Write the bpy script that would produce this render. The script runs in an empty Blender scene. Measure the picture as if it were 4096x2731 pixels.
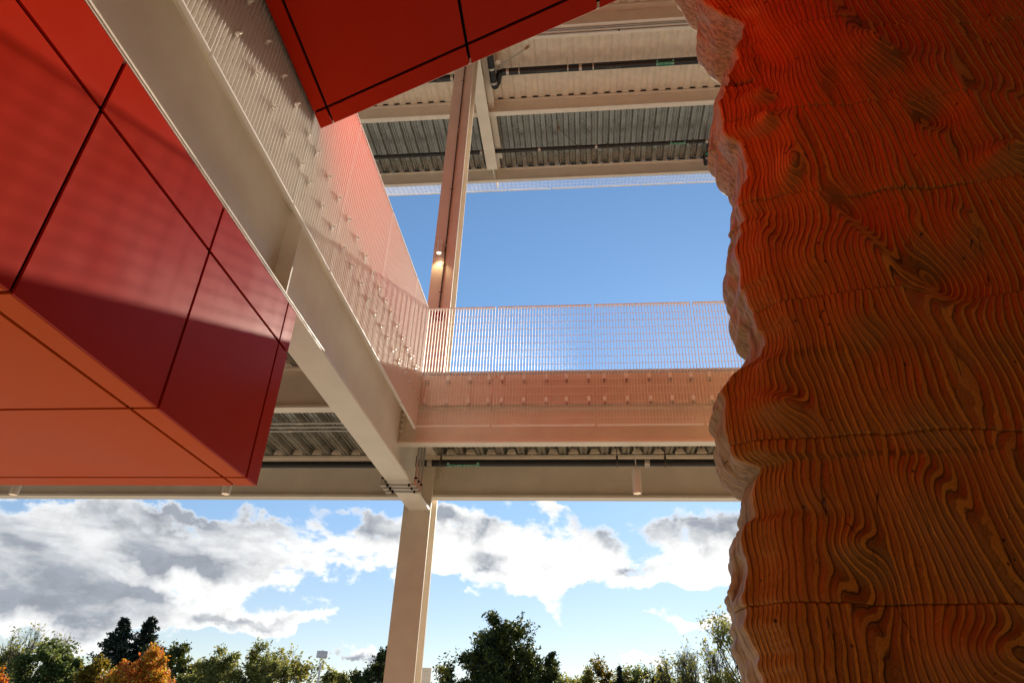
import bpy, math, random
import numpy as np
from mathutils import Matrix, Vector
random.seed(7); rng = np.random.default_rng(11)
S = 1.17; CZ = 1.6            # one layout unit is 1.17 m; the eye stands 1.6 m above the ground
GZ = -CZ / S                  # ground level in layout units
sc = bpy.context.scene
col = sc.collection

# ------------------------------------------------------------------ camera
pit, rol, yaw = 0.5329560769, 0.0406328795, -0.1184177950
cy_, sy_, cp_, sp_ = math.cos(yaw), math.sin(yaw), math.cos(pit), math.sin(pit)
F = Vector((sy_*cp_, cy_*cp_, sp_)); R0 = Vector((cy_, -sy_, 0)); U0 = R0.cross(F)
Rv = R0*math.cos(rol) + U0*math.sin(rol); Uv = -R0*math.sin(rol) + U0*math.cos(rol)
cam = bpy.data.cameras.new('camera'); co = bpy.data.objects.new('camera', cam); col.objects.link(co)
M = Matrix((Rv, Uv, -F)).transposed().to_4x4(); M.translation = Vector((0, 0, CZ)); co.matrix_world = M
cam.sensor_width = 36; cam.lens = 2728.797/4096*36; cam.clip_start = .05; cam.clip_end = 5000
sc.camera = co

# ------------------------------------------------------------------ render settings / exposure
sc.render.engine = 'CYCLES'
sc.cycles.max_bounces = 10; sc.cycles.diffuse_bounces = 7; sc.cycles.glossy_bounces = 4
sc.cycles.transmission_bounces = 4; sc.cycles.sample_clamp_indirect = 8
sc.cycles.use_denoising = True
sc.view_settings.view_transform = 'Standard'; sc.view_settings.look = 'None'
sc.view_settings.gamma = 1; sc.view_settings.use_curve_mapping = False
sc.view_settings.exposure = 1.07

# ------------------------------------------------------------------ sun and sky
AZ = math.atan(.212); TZ = .457*math.cos(AZ)          # sun azimuth from +Y toward +X, rise per run
SUNDIR = Vector((math.sin(AZ), math.cos(AZ), TZ)).normalized()
EL = math.asin(SUNDIR.z)
sun = bpy.data.lights.new('sun', 'SUN'); sun.energy = 4.6; sun.angle = math.radians(.55); sun.color = (1, .90, .74)
so = bpy.data.objects.new('sun', sun); col.objects.link(so)
so.rotation_euler = SUNDIR.to_track_quat('Z', 'Y').to_euler(); so.location = (20, 35, 30)

world = bpy.data.worlds.new('World'); sc.world = world; world.use_nodes = True
nt = world.node_tree; N = nt.nodes; L = nt.links; N.clear()
class G:
    """tiny helper that strings shader maths together in one node tree"""
    def __init__(s, nt): s.nt = nt
    def n(s, t, **k):
        x = s.nt.nodes.new(t)
        for a, b in k.items(): setattr(x, a, b)
        return x
    def put(s, sock, v):
        if hasattr(v, 'is_output') or isinstance(v, bpy.types.NodeSocket): s.nt.links.new(v, sock)
        else: sock.default_value = v
    def m(s, op, a, b=None, c=None, clamp=False):
        x = s.n('ShaderNodeMath', operation=op); x.use_clamp = clamp
        s.put(x.inputs[0], a)
        if b is not None: s.put(x.inputs[1], b)
        if c is not None: s.put(x.inputs[2], c)
        return x.outputs[0]
    def v(s, op, a, b=None):
        x = s.n('ShaderNodeVectorMath', operation=op); s.put(x.inputs[0], a)
        if b is not None: s.put(x.inputs[1], b)
        return x.outputs['Value'] if op in ('DOT_PRODUCT', 'LENGTH') else x.outputs[0]
    def noise(s, vec, scale, detail=4, rough=.5, dist=0):
        x = s.n('ShaderNodeTexNoise'); x.inputs['Scale'].default_value = scale; x.inputs['Detail'].default_value = detail
        x.inputs['Roughness'].default_value = rough; x.inputs['Distortion'].default_value = dist
        if vec is not None: s.put(x.inputs['Vector'], vec)
        return x.outputs[0]
    def step(s, v, lo, hi, a=0., b=1.):
        x = s.n('ShaderNodeMapRange', interpolation_type='SMOOTHSTEP'); s.put(x.inputs[0], v)
        for i, q in zip((1, 2, 3, 4), (lo, hi, a, b)): s.put(x.inputs[i], q)
        return x.outputs[0]
    def mix(s, f, a, b, mode='MIX'):
        x = s.n('ShaderNodeMix', data_type='RGBA', blend_type=mode); s.put(x.inputs[0], f)
        s.put(x.inputs[6], a); s.put(x.inputs[7], b); return x.outputs[2]
    def comb(s, x_, y_, z_):
        x = s.n('ShaderNodeCombineXYZ')
        for i, q in enumerate((x_, y_, z_)): s.put(x.inputs[i], q)
        return x.outputs[0]
g = G(nt)
SKY_STRENGTH = .07
sky = g.n('ShaderNodeTexSky', sky_type='NISHITA'); sky.sun_disc = False
sky.sun_elevation = EL; sky.sun_rotation = AZ; sky.air_density = 1.0; sky.dust_density = .05; sky.ozone_density = 1.2
tc = g.n('ShaderNodeTexCoord').outputs['Generated']
dn = g.v('NORMALIZE', tc)
sp = g.n('ShaderNodeSeparateXYZ'); L.new(dn, sp.inputs[0])
az = g.m('MULTIPLY', g.m('ARCTAN2', sp.outputs[0], sp.outputs[1]), 57.2958)
el = g.m('MULTIPLY', g.m('ARCSINE', sp.outputs[2]), 57.2958)
ae = g.comb(az, el, 0.)
wn_ = g.n('ShaderNodeTexNoise'); wn_.inputs['Scale'].default_value = 9; wn_.inputs['Detail'].default_value = 5; wn_.inputs['Roughness'].default_value = .6; L.new(dn, wn_.inputs['Vector'])
ae = g.v('ADD', ae, g.v('MULTIPLY', g.v('SUBTRACT', wn_.outputs['Color'], (.5, .5, .5)), (13., 7., 0.)))
# fractal detail in direction space (flattened, as clouds near the horizon are)
stretch = g.v('MULTIPLY', dn, (1., 1., 1.7))
f1 = g.noise(stretch, 7.5, 11, .60, .25)
f2 = g.noise(g.v('ADD', stretch, (3.1, 1.7, .4)), 26, 9, .62)
fo = g.noise(g.v('ADD', stretch, (.012, .010, .018)), 7.5, 11, .60, .25)
def gauss(a, e, ra, re):
    q = g.v('MULTIPLY', g.v('SUBTRACT', ae, (a, e, 0)), (1/ra, 1/re, 0))
    return g.m('EXPONENT', g.m('MULTIPLY', g.v('DOT_PRODUCT', q, q), -1.0))
WB_=[(-35.8,9.7,10.5,3.4),(-35.3,12.8,9.0,2.05),(-39.2,6.5,5.8,1.82),(-30.4,7.7,7.2,1.29),(-24.8,7.2,4.1,.59),(-28.5,12.2,2.8,2.78),(-20.0,14.9,5.3,1.82),(-21.9,11.6,3.2,.95),(-17.3,13.0,2.8,1.98),(-11.1,15.1,3.3,2.57),(-7.3,12.6,4.6,2.17),(-5.5,11.2,3.2,1.31),(2.0,14.8,6.0,2.37),(5.0,12.2,6.3,1.46),(9.6,14.7,4.9,2.47),(-4.2,16.7,2.2,.76),(8.4,9.2,3.0,.68),(-7.5,9.4,1.2,.57),(-18.1,4.8,2.4,.94),(3.9,5.2,1.9,.65),(0,5.2,.7,.39),(-15.6,10.7,1.2,.58),(-36.3,4.7,3.3,.36),(-12.3,12,1.4,.99),(-11.2,4.6,1.6,.74),(17.9,10.6,5.6,3.6),(-50,8.0,8,3.6)]
GB_=[(-37,14.2,10,1.5),(8,16.3,6,1.3),(-38.4,12.6,10.5,1.7),(-40.9,9.3,6.5,1.9),(-33.5,11.2,6.3,.95),(-39.7,6.5,7.5,1.3),(-34.9,8.2,4.0,.7),(-19.1,15.4,4.3,1.27),(-9.2,14.4,2.0,.84),(-7.3,12.3,2.0,.83),(5.6,15.8,5.2,1.08),(9.7,15.2,3.7,1.32),(-26.1,7.3,2.4,.41),(5,12.3,1.7,.45),(-12.6,15.5,1.5,.85),(-18,4.4,1.9,.43)]
def total(lst, w=1.0):
    t = None
    for b in lst:
        q = gauss(*b); t = q if t is None else g.m('ADD', t, q)
    return g.m('MULTIPLY', t, w)
cov = g.m('ADD', g.m('MINIMUM', total(WB_), .93), g.m('MULTIPLY', gauss(-40, 9.5, 14, 5), .45))
# all round the horizon the same broken cumulus belt goes on
belt = g.m('MULTIPLY', g.step(el, 1, 6), g.step(el, 22, 13))
outside = g.step(g.m('ABSOLUTE', g.m('ADD', az, 14.)), 34., 48.)
cov = g.m('ADD', cov, g.m('MULTIPLY', g.m('MULTIPLY', belt, outside), .62))
dens = g.m('ADD', cov, g.m('MULTIPLY', g.m('SUBTRACT', f1, .5), 3.3))
dens = g.m('ADD', dens, g.m('MULTIPLY', g.m('SUBTRACT', f2, .5), .95))
alpha = g.step(dens, .48, .86)
alpha = g.m('MULTIPLY', alpha, g.step(el, 26, 19))
lowf = g.noise(g.v('MULTIPLY', dn, (1., 1., 2.6)), 6.0, 5, .55, .3)
grey = g.m('MULTIPLY', g.m('MINIMUM', total(GB_, 1.35), 1.1), g.step(lowf, .28, .62, .35, 1.05))
grey = g.m('ADD', grey, g.m('MULTIPLY', g.step(g.m('SUBTRACT', f1, fo), -.015, .08), .16))
grey = g.m('MULTIPLY', grey, g.step(dens, .55, .95, .25, 1.), clamp=True)
ccol = g.mix(grey, (8.2, 8.15, 8.0, 1), (2.55, 2.8, 3.2, 1))
low = g.step(el, 2, 30)
skyb = g.mix(1., sky.outputs[0], g.mix(low, (.80, .74, .76, 1), (.78, .98, 1.10, 1)), 'MULTIPLY')
ccol = g.mix(1., ccol, g.comb(*[g.step(f2, .30, .62, .86, 1.06)]*3), 'MULTIPLY')
skyc = g.mix(alpha, skyb, ccol)
bg = g.n('ShaderNodeBackground'); L.new(skyc, bg.inputs[0]); bg.inputs[1].default_value = SKY_STRENGTH
ow = g.n('ShaderNodeOutputWorld'); L.new(bg.outputs[0], ow.inputs[0])
world.cycles.sampling_method = 'MANUAL'; world.cycles.sample_map_resolution = 512

# ------------------------------------------------------------------ materials
def mat(name, base, rough=.5, metal=0., spec=.5, bump=None, var=None, coat=0.):
    m = bpy.data.materials.new(name); m.use_nodes = True; t = m.node_tree
    b = t.nodes['Principled BSDF']; q = G(t)
    b.inputs['Base Color'].default_value = (*base, 1); b.inputs['Roughness'].default_value = rough
    b.inputs['Metallic'].default_value = metal; b.inputs['Specular IOR Level'].default_value = spec
    b.inputs['Coat Weight'].default_value = coat
    P = q.n('ShaderNodeTexCoord').outputs['Object']
    if var:      # (scale, amount, detail)
        n_ = q.noise(P, var[0], var[2] if len(var) > 2 else 5, .6)
        f = q.step(n_, .25, .75, 1-var[1], 1+var[1])
        c = q.v('SCALE', (base[0], base[1], base[2])); c.node.inputs['Scale'].default_value = 1
        t.links.new(f, c.node.inputs['Scale']); t.links.new(c, b.inputs['Base Color'])
        r = q.step(n_, .3, .7, rough-.06, rough+.06); t.links.new(r, b.inputs['Roughness'])
    if bump:     # (scale, strength, distance)
        bn = q.n('ShaderNodeBump'); bn.inputs['Strength'].default_value = bump[1]; bn.inputs['Distance'].default_value = bump[2]
        t.links.new(q.noise(P, bump[0], 3, .55), bn.inputs['Height']); t.links.new(bn.outputs[0], b.inputs['Normal'])
    return m
STEEL = mat('beige_steel_paint', (.78, .705, .585), .42, bump=(160, .25, .0012), var=(2.2, .07, 8))
STEEL2 = mat('beige_plate_paint', (.74, .665, .55), .5, bump=(90, .3, .0015), var=(3, .06))
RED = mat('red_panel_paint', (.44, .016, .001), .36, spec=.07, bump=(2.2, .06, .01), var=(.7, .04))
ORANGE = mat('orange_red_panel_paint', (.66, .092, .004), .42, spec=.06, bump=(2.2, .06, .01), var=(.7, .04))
JOINT = mat('black_joint', (.006, .005, .005), .9, spec=.1)
TRIM = mat('pale_metal_trim', (.75, .68, .60), .35, metal=.3)
GALV = mat('galvanised_steel', (.44, .435, .39), .30, metal=.8, var=(2.5, .10, 2))
GALVP = mat('galvanised_conduit', (.45, .44, .41), .35, metal=.8, var=(12, .1))
PLAST = mat('sprayed_fireproofing', (.76, .66, .52), .9, bump=(38, .7, .006), var=(5, .10, 7))
CONC = mat('concrete', (.36, .34, .31), .85, bump=(40, .3, .003), var=(2, .08))
GRATE = mat('cream_grating_paint', (.84, .79, .73), .6, spec=.2)
PIPE = mat('black_cast_iron', (.012, .011, .011), .42, var=(20, .2))
CLAMP = mat('stainless_clamp', (.55, .50, .43), .35, metal=.7)
RODM = mat('dark_hanger_steel', (.10, .08, .06), .55, metal=.4)
GREEN = mat('green_pipe_label', (.0, .22, .10), .5)
WHITE = mat('white_print', (.78, .78, .74), .6)
GREYP = mat('faint_grey_print', (.20, .20, .19), .7)
LAMPW = mat('white_lamp_paint', (.72, .64, .56), .4)
ALARM = mat('red_alarm_plastic', (.35, .01, .015), .35)
DARK = mat('dark_gap_shade', (.012, .010, .009), .9)
GLASSW = mat('dark_glazing', (.05, .05, .05), .12, spec=.6)
WALLM = mat('tan_added_wall', (.30, .23, .15), .7, var=(1, .1))
POSTW = mat('white_post_paint', (.70, .70, .70), .45)
RUST = mat('rusty_fitting', (.30, .14, .03), .7, var=(40, .3))
def emit(name, c, s):
    m = bpy.data.materials.new(name); m.use_nodes = True; t = m.node_tree; b = t.nodes['Principled BSDF']
    b.inputs['Base Color'].default_value = (.8, .8, .8, 1)
    b.inputs['Emission Color'].default_value = (*c, 1); b.inputs['Emission Strength'].default_value = s; return m
GLOW = emit('lamp_glow', (1, .80, .50), 3.2)
GLOWD = emit('lamp_glow_dim', (1, .84, .64), 1.5)
# paving with saw-cut joints
PAVE = mat('concrete_paving', (.37, .335, .28), .8, bump=(30, .3, .004), var=(.8, .10, 6))
GRASS = mat('grass_ground', (.07, .09, .03), .95, var=(.6, .25, 6))

# ------------------------------------------------------------------ mesh helpers
class MB:
    def __init__(s): s.v = []; s.f = []
    def add(s, vs, fs):
        o = len(s.v); s.v += [tuple(v) for v in vs]; s.f += [tuple(o+i for i in q) for q in fs]; return s
    def box(s, x0, x1, y0, y1, z0, z1):
        v = [(x, y, z) for z in (z0, z1) for y in (y0, y1) for x in (x0, x1)]
        return s.add(v, [(0, 2, 3, 1), (4, 5, 7, 6), (0, 1, 5, 4), (2, 6, 7, 3), (0, 4, 6, 2), (1, 3, 7, 5)])
    def tube(s, p0, p1, r0, r1=None, n=10, cap=True):
        p0 = Vector(p0); p1 = Vector(p1); r1 = r0 if r1 is None else r1
        d = (p1-p0).normalized(); a = d.orthogonal().normalized(); b = d.cross(a)
        v = []
        for p, r in ((p0, r0), (p1, r1)):
            for i in range(n):
                t = 2*math.pi*i/n; v.append(p + a*math.cos(t)*r + b*math.sin(t)*r)
        f = [(i, (i+1) % n, n+(i+1) % n, n+i) for i in range(n)]
        if cap: f += [tuple(range(n-1, -1, -1)), tuple(range(n, 2*n))]
        return s.add(v, f)
    def prism(s, poly, ax, a, b):
        """poly: 2D points of the section, extruded along axis ax ('x','y','z') from a to b"""
        def P(u, w, t): return (t, u, w) if ax == 'x' else (u, t, w) if ax == 'y' else (u, w, t)
        n = len(poly); v = [P(u, w, a) for u, w in poly] + [P(u, w, b) for u, w in poly]
        return s.add(v, [(i, (i+1) % n, n+(i+1) % n, n+i) for i in range(n)] + [tuple(range(n-1, -1, -1)), tuple(range(n, 2*n))])
    def build(s, name, m, parent=None, smooth=False):
        me = bpy.data.meshes.new(name)
        o = np.array(s.v, dtype=float)*S; o[:, 2] += CZ
        if parent is not None: o -= np.array(parent_loc(parent))
        me.from_pydata([tuple(q) for q in o], [], s.f); me.materials.append(m)
        import bmesh
        bm = bmesh.new(); bm.from_mesh(me); bmesh.ops.recalc_face_normals(bm, faces=bm.faces); bm.to_mesh(me); bm.free()
        if smooth:
            me.shade_smooth()
            try: me.set_sharp_from_angle(angle=math.radians(40))
            except Exception: pass
        ob = bpy.data.objects.new(name, me); col.objects.link(ob)
        if parent is not None: ob.parent = parent
        return ob
def parent_loc(p):
    l = Vector((0, 0, 0))
    while p is not None: l += p.location; p = p.parent
    return l
def thing(name, label, cat, at, group=None):
    o = bpy.data.objects.new(name, None); col.objects.link(o); o.empty_display_size = .2
    o.location = (at[0]*S, at[1]*S, at[2]*S+CZ); tag(o, label, cat, group); return o
def tag(o, label, cat, group=None):
    o['label'] = label; o['category'] = cat
    if group: o['group'] = group
    return o
def struct(o): o['kind'] = 'structure'; return o
def stuff(o): o['kind'] = 'stuff'; return o
def copy_mesh_part(src, dloc, parent):
    c = src.copy(); col.objects.link(c); c.parent = parent; c.location = src.location + Vector(dloc); return c
def B(*a): return MB().box(*a)

# ------------------------------------------------------------------ ground
ASPH = mat('asphalt_lot', (.13, .125, .11), .9, var=(.4, .15, 6), bump=(30, .3, .004))
gnd = MB().add([(-1500, -1500, GZ), (1500, -1500, GZ), (1500, 1500, GZ), (-1500, 1500, GZ)], [(0, 1, 2, 3)]).build('ground', ASPH); struct(gnd)
pv = MB().add([(-30, -20, GZ+.004), (30, -20, GZ+.004), (30, 20, GZ+.004), (-30, 20, GZ+.004)], [(0, 1, 2, 3)]).build('pavement', PAVE); struct(pv)

# ------------------------------------------------------------------ steel column
C = thing('steel_column', 'tall beige wide flange steel column rising from the ground to the roof', 'column', (-2.03, 8.17, GZ))
B(-2.197, -1.861, 8.0, 8.03, GZ, 11.70).build('front_flange', STEEL, C)
B(-2.197, -1.861, 8.33, 8.36, GZ, 11.70).build('back_flange', STEEL, C)
B(-2.04, -2.02, 8.031, 8.329, GZ, 11.70).build('web', STEEL, C)
B(-2.30, -1.76, 7.90, 8.46, GZ+.006, GZ+.04).build('base_plate', STEEL, C)

# ------------------------------------------------------------------ I-beams
def ibeam(name, label, ax, a, b, c, zb, zt, w, t=.03, wt=.02, at=None, tw=None, group=None):
    """ax 'x' or 'y': the beam runs along it from a to b, centred on c, bottom zb, top zt, flange width w"""
    tw = tw or w
    root = thing(name, label, 'steel beam', (a, c, zb) if ax == 'x' else (c, a, zb), group)
    def bx(lo, hi, z0, z1): return B(a, b, lo, hi, z0, z1) if ax == 'x' else B(lo, hi, a, b, z0, z1)
    bx(c-w/2, c+w/2, zb, zb+t).build('bottom_flange', STEEL, root)
    bx(c-wt/2, c+wt/2, zb+t+.0005, zt-t-.0005).build('web', STEEL, root)
    bx(c-tw/2, c+tw/2, zt-t, zt).build('top_flange', STEEL, root)
    return root
G1 = ibeam('floor_girder', 'deep beige girder running overhead from the upper left down to the column', 'y', -6, 7.998, -1.997, 2.397, 3.145, .258, .03, .02)
for y in (3.43,):
    B(-1.985, -1.872, y-.008, y+.008, 2.428, 3.114).build('stiffener', STEEL, G1)
bm_ = MB()
for i in range(150):      # rough weld bead along the flange tip
    y = -.5+i*.055; bm_.tube((-1.8675, y, 2.412), (-1.8675, y+.05, 2.412+random.uniform(-.002, .002)), .0035, n=5)
stuff(bm_.build('weld_bead', STEEL, G1))
w_ = MB()
for i in range(26): w_.tube((-2.12+i*.0098, 7.992, 2.391+random.uniform(-.004, .004)), (-2.111+i*.0098, 7.992, 2.391+random.uniform(-.004, .004)), .008, n=5)
stuff(w_.build('weld_bead', STEEL, G1))
def bolts(pos, axis, root, r=.022, h=.022, blob=True):
    for p in pos:
        m_ = MB(); n = 8
        d = Vector(axis); m_.tube(p, Vector(p)+d*h, r, r*.85, n=6)
        if blob: m_.tube(Vector(p)+d*h*.5+Vector((.006, 0, .006)), Vector(p)+d*h*1.5, r*.8, r*.45, n=7)
        m_.build('bolt', STEEL2, root)

BR = ibeam('floor_beam', 'long beige beam framing the sky from the column rightwards behind the carved wood', 'x', -1.99, 9, 8.17, 2.60, 3.145, .14, .03, .02)
BL = ibeam('floor_beam', 'long beige beam left of the column below the orange box', 'x', -14, -2.05, 8.17, 2.60, 3.145, .14, .03, .02)
B(-1.86, -1.765, 8.150, 8.158, 2.80, 3.06).build('shear_plate', STEEL2, BR)
bolts([(-1.812, 8.149, z) for z in (3.003-.02, 2.936-.02, 2.868-.02)], (0, -1, 0), BR, .02, .02)
WBm = ibeam('walkway_beam', 'beige beam under the walkway mesh guard, its end bolted to the deep girder', 'x', -1.985, 9, 6.725, 2.728, 3.15, .12, .025, .018)
B(-2.0+.02, -1.925, 6.705, 6.714, 2.86, 3.13).build('shear_plate', STEEL2, WBm)
bolts([(-1.990+.02, 6.704, z) for z in (3.07, 3.01, 2.95, 2.88)], (0, -1, 0), WBm, .024, .02)
LBm = ibeam('floor_beam', 'short visible beige beam between the red box corner and the deep girder', 'x', -14, -2.01, 5.75, 2.695, 3.145, .12, .025, .018)
LB2 = ibeam('floor_beam', 'beige floor beam hidden behind the red box, nearer than the short visible one', 'x', -14, -2.01, 3.4, 2.695, 3.145, .12, .025, .018)

# roof steel
GR = thing('roof_girder', 'broad beige roof girder running outward above the column to the roof edge', 'steel beam', (-2.03, 8, 11.71))
B(-2.155, -1.905, -6, 11.72, 11.71, 11.745).build('bottom_flange', STEEL, GR)
B(-2.155, -1.905, -6, 12.2, 12.215, 12.25).build('top_flange', STEEL, GR)
MB().prism([(-6, 11.7455), (11.70, 11.7455), (12.72, 12.05), (12.72, 12.2145), (-6, 12.2145)], 'x', -2.04, -2.02).build('web', STEEL, GR)
B(-1.93, -1.80, 8.5, 11.70, 12.04, 12.06).build('closure_angle', STEEL, GR)
RN = ibeam('roof_beam', 'heavy beige roof beam on the column line with thin conduits under it', 'x', -14, 10, 8.20, 11.71, 12.25, .267, .03, .02)
RM = ibeam('roof_beam', 'beige roof beam between the plastered deck and the ribbed metal deck', 'x', -14, 10, 10.207, 11.85, 12.255, .117, .03, .02)
RE = ibeam('roof_beam', 'beige roof edge beam above the strip of outer mesh guard', 'x', -14, 10, 12.262, 11.85, 12.255, .085, .03, .018)
RP = ibeam('roof_beam', 'beige roof beam at the very top of the view beyond the dark red ceiling', 'x', -14, 10, 6.2, 11.85, 12.255, .117, .03, .02)

# ------------------------------------------------------------------ corrugated decks
PITCH = .26
def deck_sheet_mb(x0, npitch, y0, y1, zb, h=.055, plain=False):
    """trapezoidal deck: pitch .26, low flats with a seam, high flats with two stiffening grooves"""
    prof = []
    for k in range(npitch):
        x = x0+k*PITCH
        prof += [(x, zb), (x+.040, zb), (x+.043, zb+.012), (x+.052, zb+.012), (x+.055, zb), (x+.088, zb),
                 (x+.116, zb+h), (x+.130, zb+h), (x+.137, zb+h-.026), (x+.157, zb+h-.026), (x+.164, zb+h),
                 (x+.178, zb+h), (x+.185, zb+h-.026), (x+.205, zb+h-.026), (x+.212, zb+h), (x+.228, zb+h)]
    if plain:
        prof = []
        for k in range(npitch):
            x = x0+k*PITCH; prof += [(x, zb+.002), (x+.01, zb), (x+.095, zb), (x+.112, zb+.006), (x+.135, zb+h-.006), (x+.15, zb+h), (x+.222, zb+h), (x+.236, zb+h-.006), (x+.255, zb+.006)]
    prof.append((x0+npitch*PITCH-.0015, zb))
    m_ = MB(); n = len(prof)
    v = [(x, y0, z) for x, z in prof] + [(x, y1, z) for x, z in prof]
    v += [(x, y0, z+.006) for x, z in prof] + [(x, y1, z+.006) for x, z in prof]
    f = []
    for i in range(n-1):
        f += [(i, i+1, n+i+1, n+i), (2*n+i, 3*n+i, 3*n+i+1, 2*n+i+1)]
        f += [(i, 2*n+i, 2*n+i+1, i+1), (n+i, n+i+1, 3*n+i+1, 3*n+i)]
    f += [(0, n, 3*n, 2*n), (n-1, 3*n-1, 4*n-1, 2*n-1)]
    return m_.add(v, f)
def deck(name, label, x0, nsheets, per, y0, y1, zb, material, slab=.2, h=.07, plain=False):
    root = thing(name, label, 'metal deck', (x0, y0, zb))
    first = deck_sheet_mb(x0, per, y0, y1, zb, h, plain).build('deck_sheet', material, root)
    for i in range(1, nsheets): copy_mesh_part(first, (i*per*PITCH*S, 0, 0), root)
    B(x0, x0+nsheets*per*PITCH, y0, y1, zb+h+.012, zb+.072+slab).build('concrete_slab', CONC, root)
    return root
D1 = deck('roof_deck', 'shiny ribbed galvanised roof deck nearest the sky opening', -14.087, 30, 3, 10.207, 12.258, 12.262, GALV)
D2 = deck('roof_deck', 'plastered beige roof deck crossed by a black waste pipe', -14.087, 30, 3, 8.21, 10.205, 12.262, PLAST, h=.03, plain=True)
D3 = deck('roof_deck', 'plastered beige roof deck at the top edge of the view', -14.087, 30, 3, 6.2, 8.20, 12.262, PLAST, h=.03, plain=True)
D4 = deck('roof_deck', 'ribbed roof deck overhead behind the viewer', -14.087, 30, 3, -8, 6.19, 12.262, GALV)
# stitch punches along every seam of the shiny deck
pm = MB()
for k in range(30, 80):
    xs = -14.087+k*PITCH+.078
    for j in range(23):
        y = 10.30+j*.085
        pm.add([(xs-.010, y, 12.262), (xs+.010, y, 12.262), (xs, y+.028, 12.262), (xs, y+.012, 12.245)], [(0, 1, 3), (1, 2, 3), (2, 0, 3)])
stuff(pm.build('stitch_punches', GALV, D1))
# dark blocks painting the gap shade: rib ends at outer beam, slots at middle
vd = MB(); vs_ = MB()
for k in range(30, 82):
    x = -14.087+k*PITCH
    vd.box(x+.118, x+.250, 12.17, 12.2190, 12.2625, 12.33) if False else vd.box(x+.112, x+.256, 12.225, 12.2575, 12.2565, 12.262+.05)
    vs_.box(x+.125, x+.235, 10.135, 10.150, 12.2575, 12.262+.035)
stuff(vd.build('rib_end_shade', DARK, D1)); stuff(vs_.build('rib_slot_shade', DARK, D2))
fp = MB(); fp.box(-14, 10, 10.152, 10.197, 12.2575, 12.32); fp.build('plaster_stop', PLAST, D2)

ZF = 3.150
E1 = deck('floor_deck', 'grey ribbed floor deck under the walkway right of the column', -1.85-.02, 14, 3, 6.665, 8.235, ZF+.003, GALV, slab=.352)
def left_deck(label, y0, y1):
    return deck('floor_deck', label, -14.03, 15, 3, y0, y1, ZF+.003, GALV, slab=.352)
E2 = left_deck('grey ribbed floor deck left of the deep girder crossed by three thin conduits', 5.755, 8.235)
E3 = left_deck('sliver of ribbed floor deck seen beside the tip of the red box', 3.41, 5.745)
E4 = left_deck('ribbed floor deck hidden above the red box', -8, 3.39)
# mortar plugs closing the rib ends
def plugs(xlist, y0, z, root):
    src = None
    for x in xlist:
        j = lambda: random.uniform(-.004, .004)
        pl = MB().prism([(x-.062+j(), z+.001), (x+.062+j(), z+.001), (x+.036+j(), z+.056), (x-.036+j(), z+.056)], 'y', y0, y0+.035)
        pl.build('mortar_plug', PLAST, root)
plugs([-1.87+.184+k*PITCH for k in range(0, 13)], 8.05, ZF+.001, E1)
plugs([-14.03+.184+k*PITCH for k in range(34, 46)], 8.05, ZF+.001, E2)
plugs([-14.03+.184+k*PITCH for k in range(38, 46)], 5.655, ZF+.001, E3)
rough = MB()
for x, y, root in [(a*.1-1.85, 8.09, 0) for a in range(40)] + [(a*.1-5.2, 8.09, 0) for a in range(31)]:
    rough.box(x, x+.1, y-.012-random.uniform(0, .008), y+.02, 3.1455, 3.153)
# girder-side floor strip and slab edges
B(-1.868, 9, 6.632, 6.662, 3.151, 3.512).build('slab_edge_plate', STEEL2, E1)
B(-1.87, 9, 8.262, 8.275, 3.0, 3.52).build('slab_edge_plate', STEEL2, E1)  # unseen strip added to stop sun leaking through the rib ends
B(-14, -2.21, 8.262, 8.275, 3.0, 3.52).build('slab_edge_plate', STEEL2, E2)  # same added strip left of the column, unseen, keeps stray sun out
B(-2.30, -1.876, -8, 7.99, 3.153, 3.50).build('concrete_strip', CONC, E4)
B(-1.874, -1.85, -8, 6.652, 3.156, 3.512).build('slab_edge_plate', STEEL2, E4)

# ------------------------------------------------------------------ welded mesh guards
BARP = .0335; RODP = .0918
def guard(name, label, ax, fixed, spans, z0, z1, cliprows, inward, clip_at=None, base=None):
    root = thing(name, label, 'mesh guard', base)
    for (a, b) in spans:
        def bx(m_, lo, hi, d0, d1, zz0, zz1):
            if ax == 'x': m_.box(lo, hi, fixed+d0, fixed+d1, zz0, zz1)
            else: m_.box(fixed+d0, fixed+d1, lo, hi, zz0, zz1)
        fr = MB(); e_ = .0045; ring = [(a, z0), (b, z0), (b, z1), (a, z1), (a+e_, z0+.012), (b-e_, z0+.012), (b-e_, z1-.010), (a+e_, z1-.010)]
        V_ = [((t, fixed+d, z) if ax == 'x' else (fixed+d, t, z)) for d in (-.012, .012) for t, z in ring]
        FF = [(i, (i+1) % 4, 4+(i+1) % 4, 4+i) for i in range(4)]
        fr.add(V_, FF+[tuple(8+j for j in q[::-1]) for q in FF]+[(i, 8+i, 8+(i+1) % 4, (i+1) % 4) for i in range(4)]+[(4+i, 4+(i+1) % 4, 12+(i+1) % 4, 12+i) for i in range(4)])
        fr_o = fr.build('grating_panel', GRATE, root)
        bars = MB(); n = int(round((b-a)/BARP)); st = (b-a-.005)/n
        for i in range(1, n):
            t = a+.0025+i*st; bx(bars, t-.0017, t+.0017, -.011, .011, z0+.0125, z1-.0105)
        stuff(bars.build('bearing_bars', GRATE, fr_o))
        rods = MB(); k = 0
        z = z1-.036
        while z > z0+.03:
            lo, hi = a, b
            d = -.0035
            if ax == 'x': rods.tube((lo+.005, fixed+d, z), (hi-.005, fixed+d, z), .0025, n=6)
            else: rods.tube((fixed-.006, lo+.005, z), (fixed-.006, hi-.005, z), .0022, n=6)
            z -= RODP
        stuff(rods.build('cross_rods', GRATE, fr_o))
    return root
xs = [-1.779+i*1.107 for i in range(0, 9)]
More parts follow.
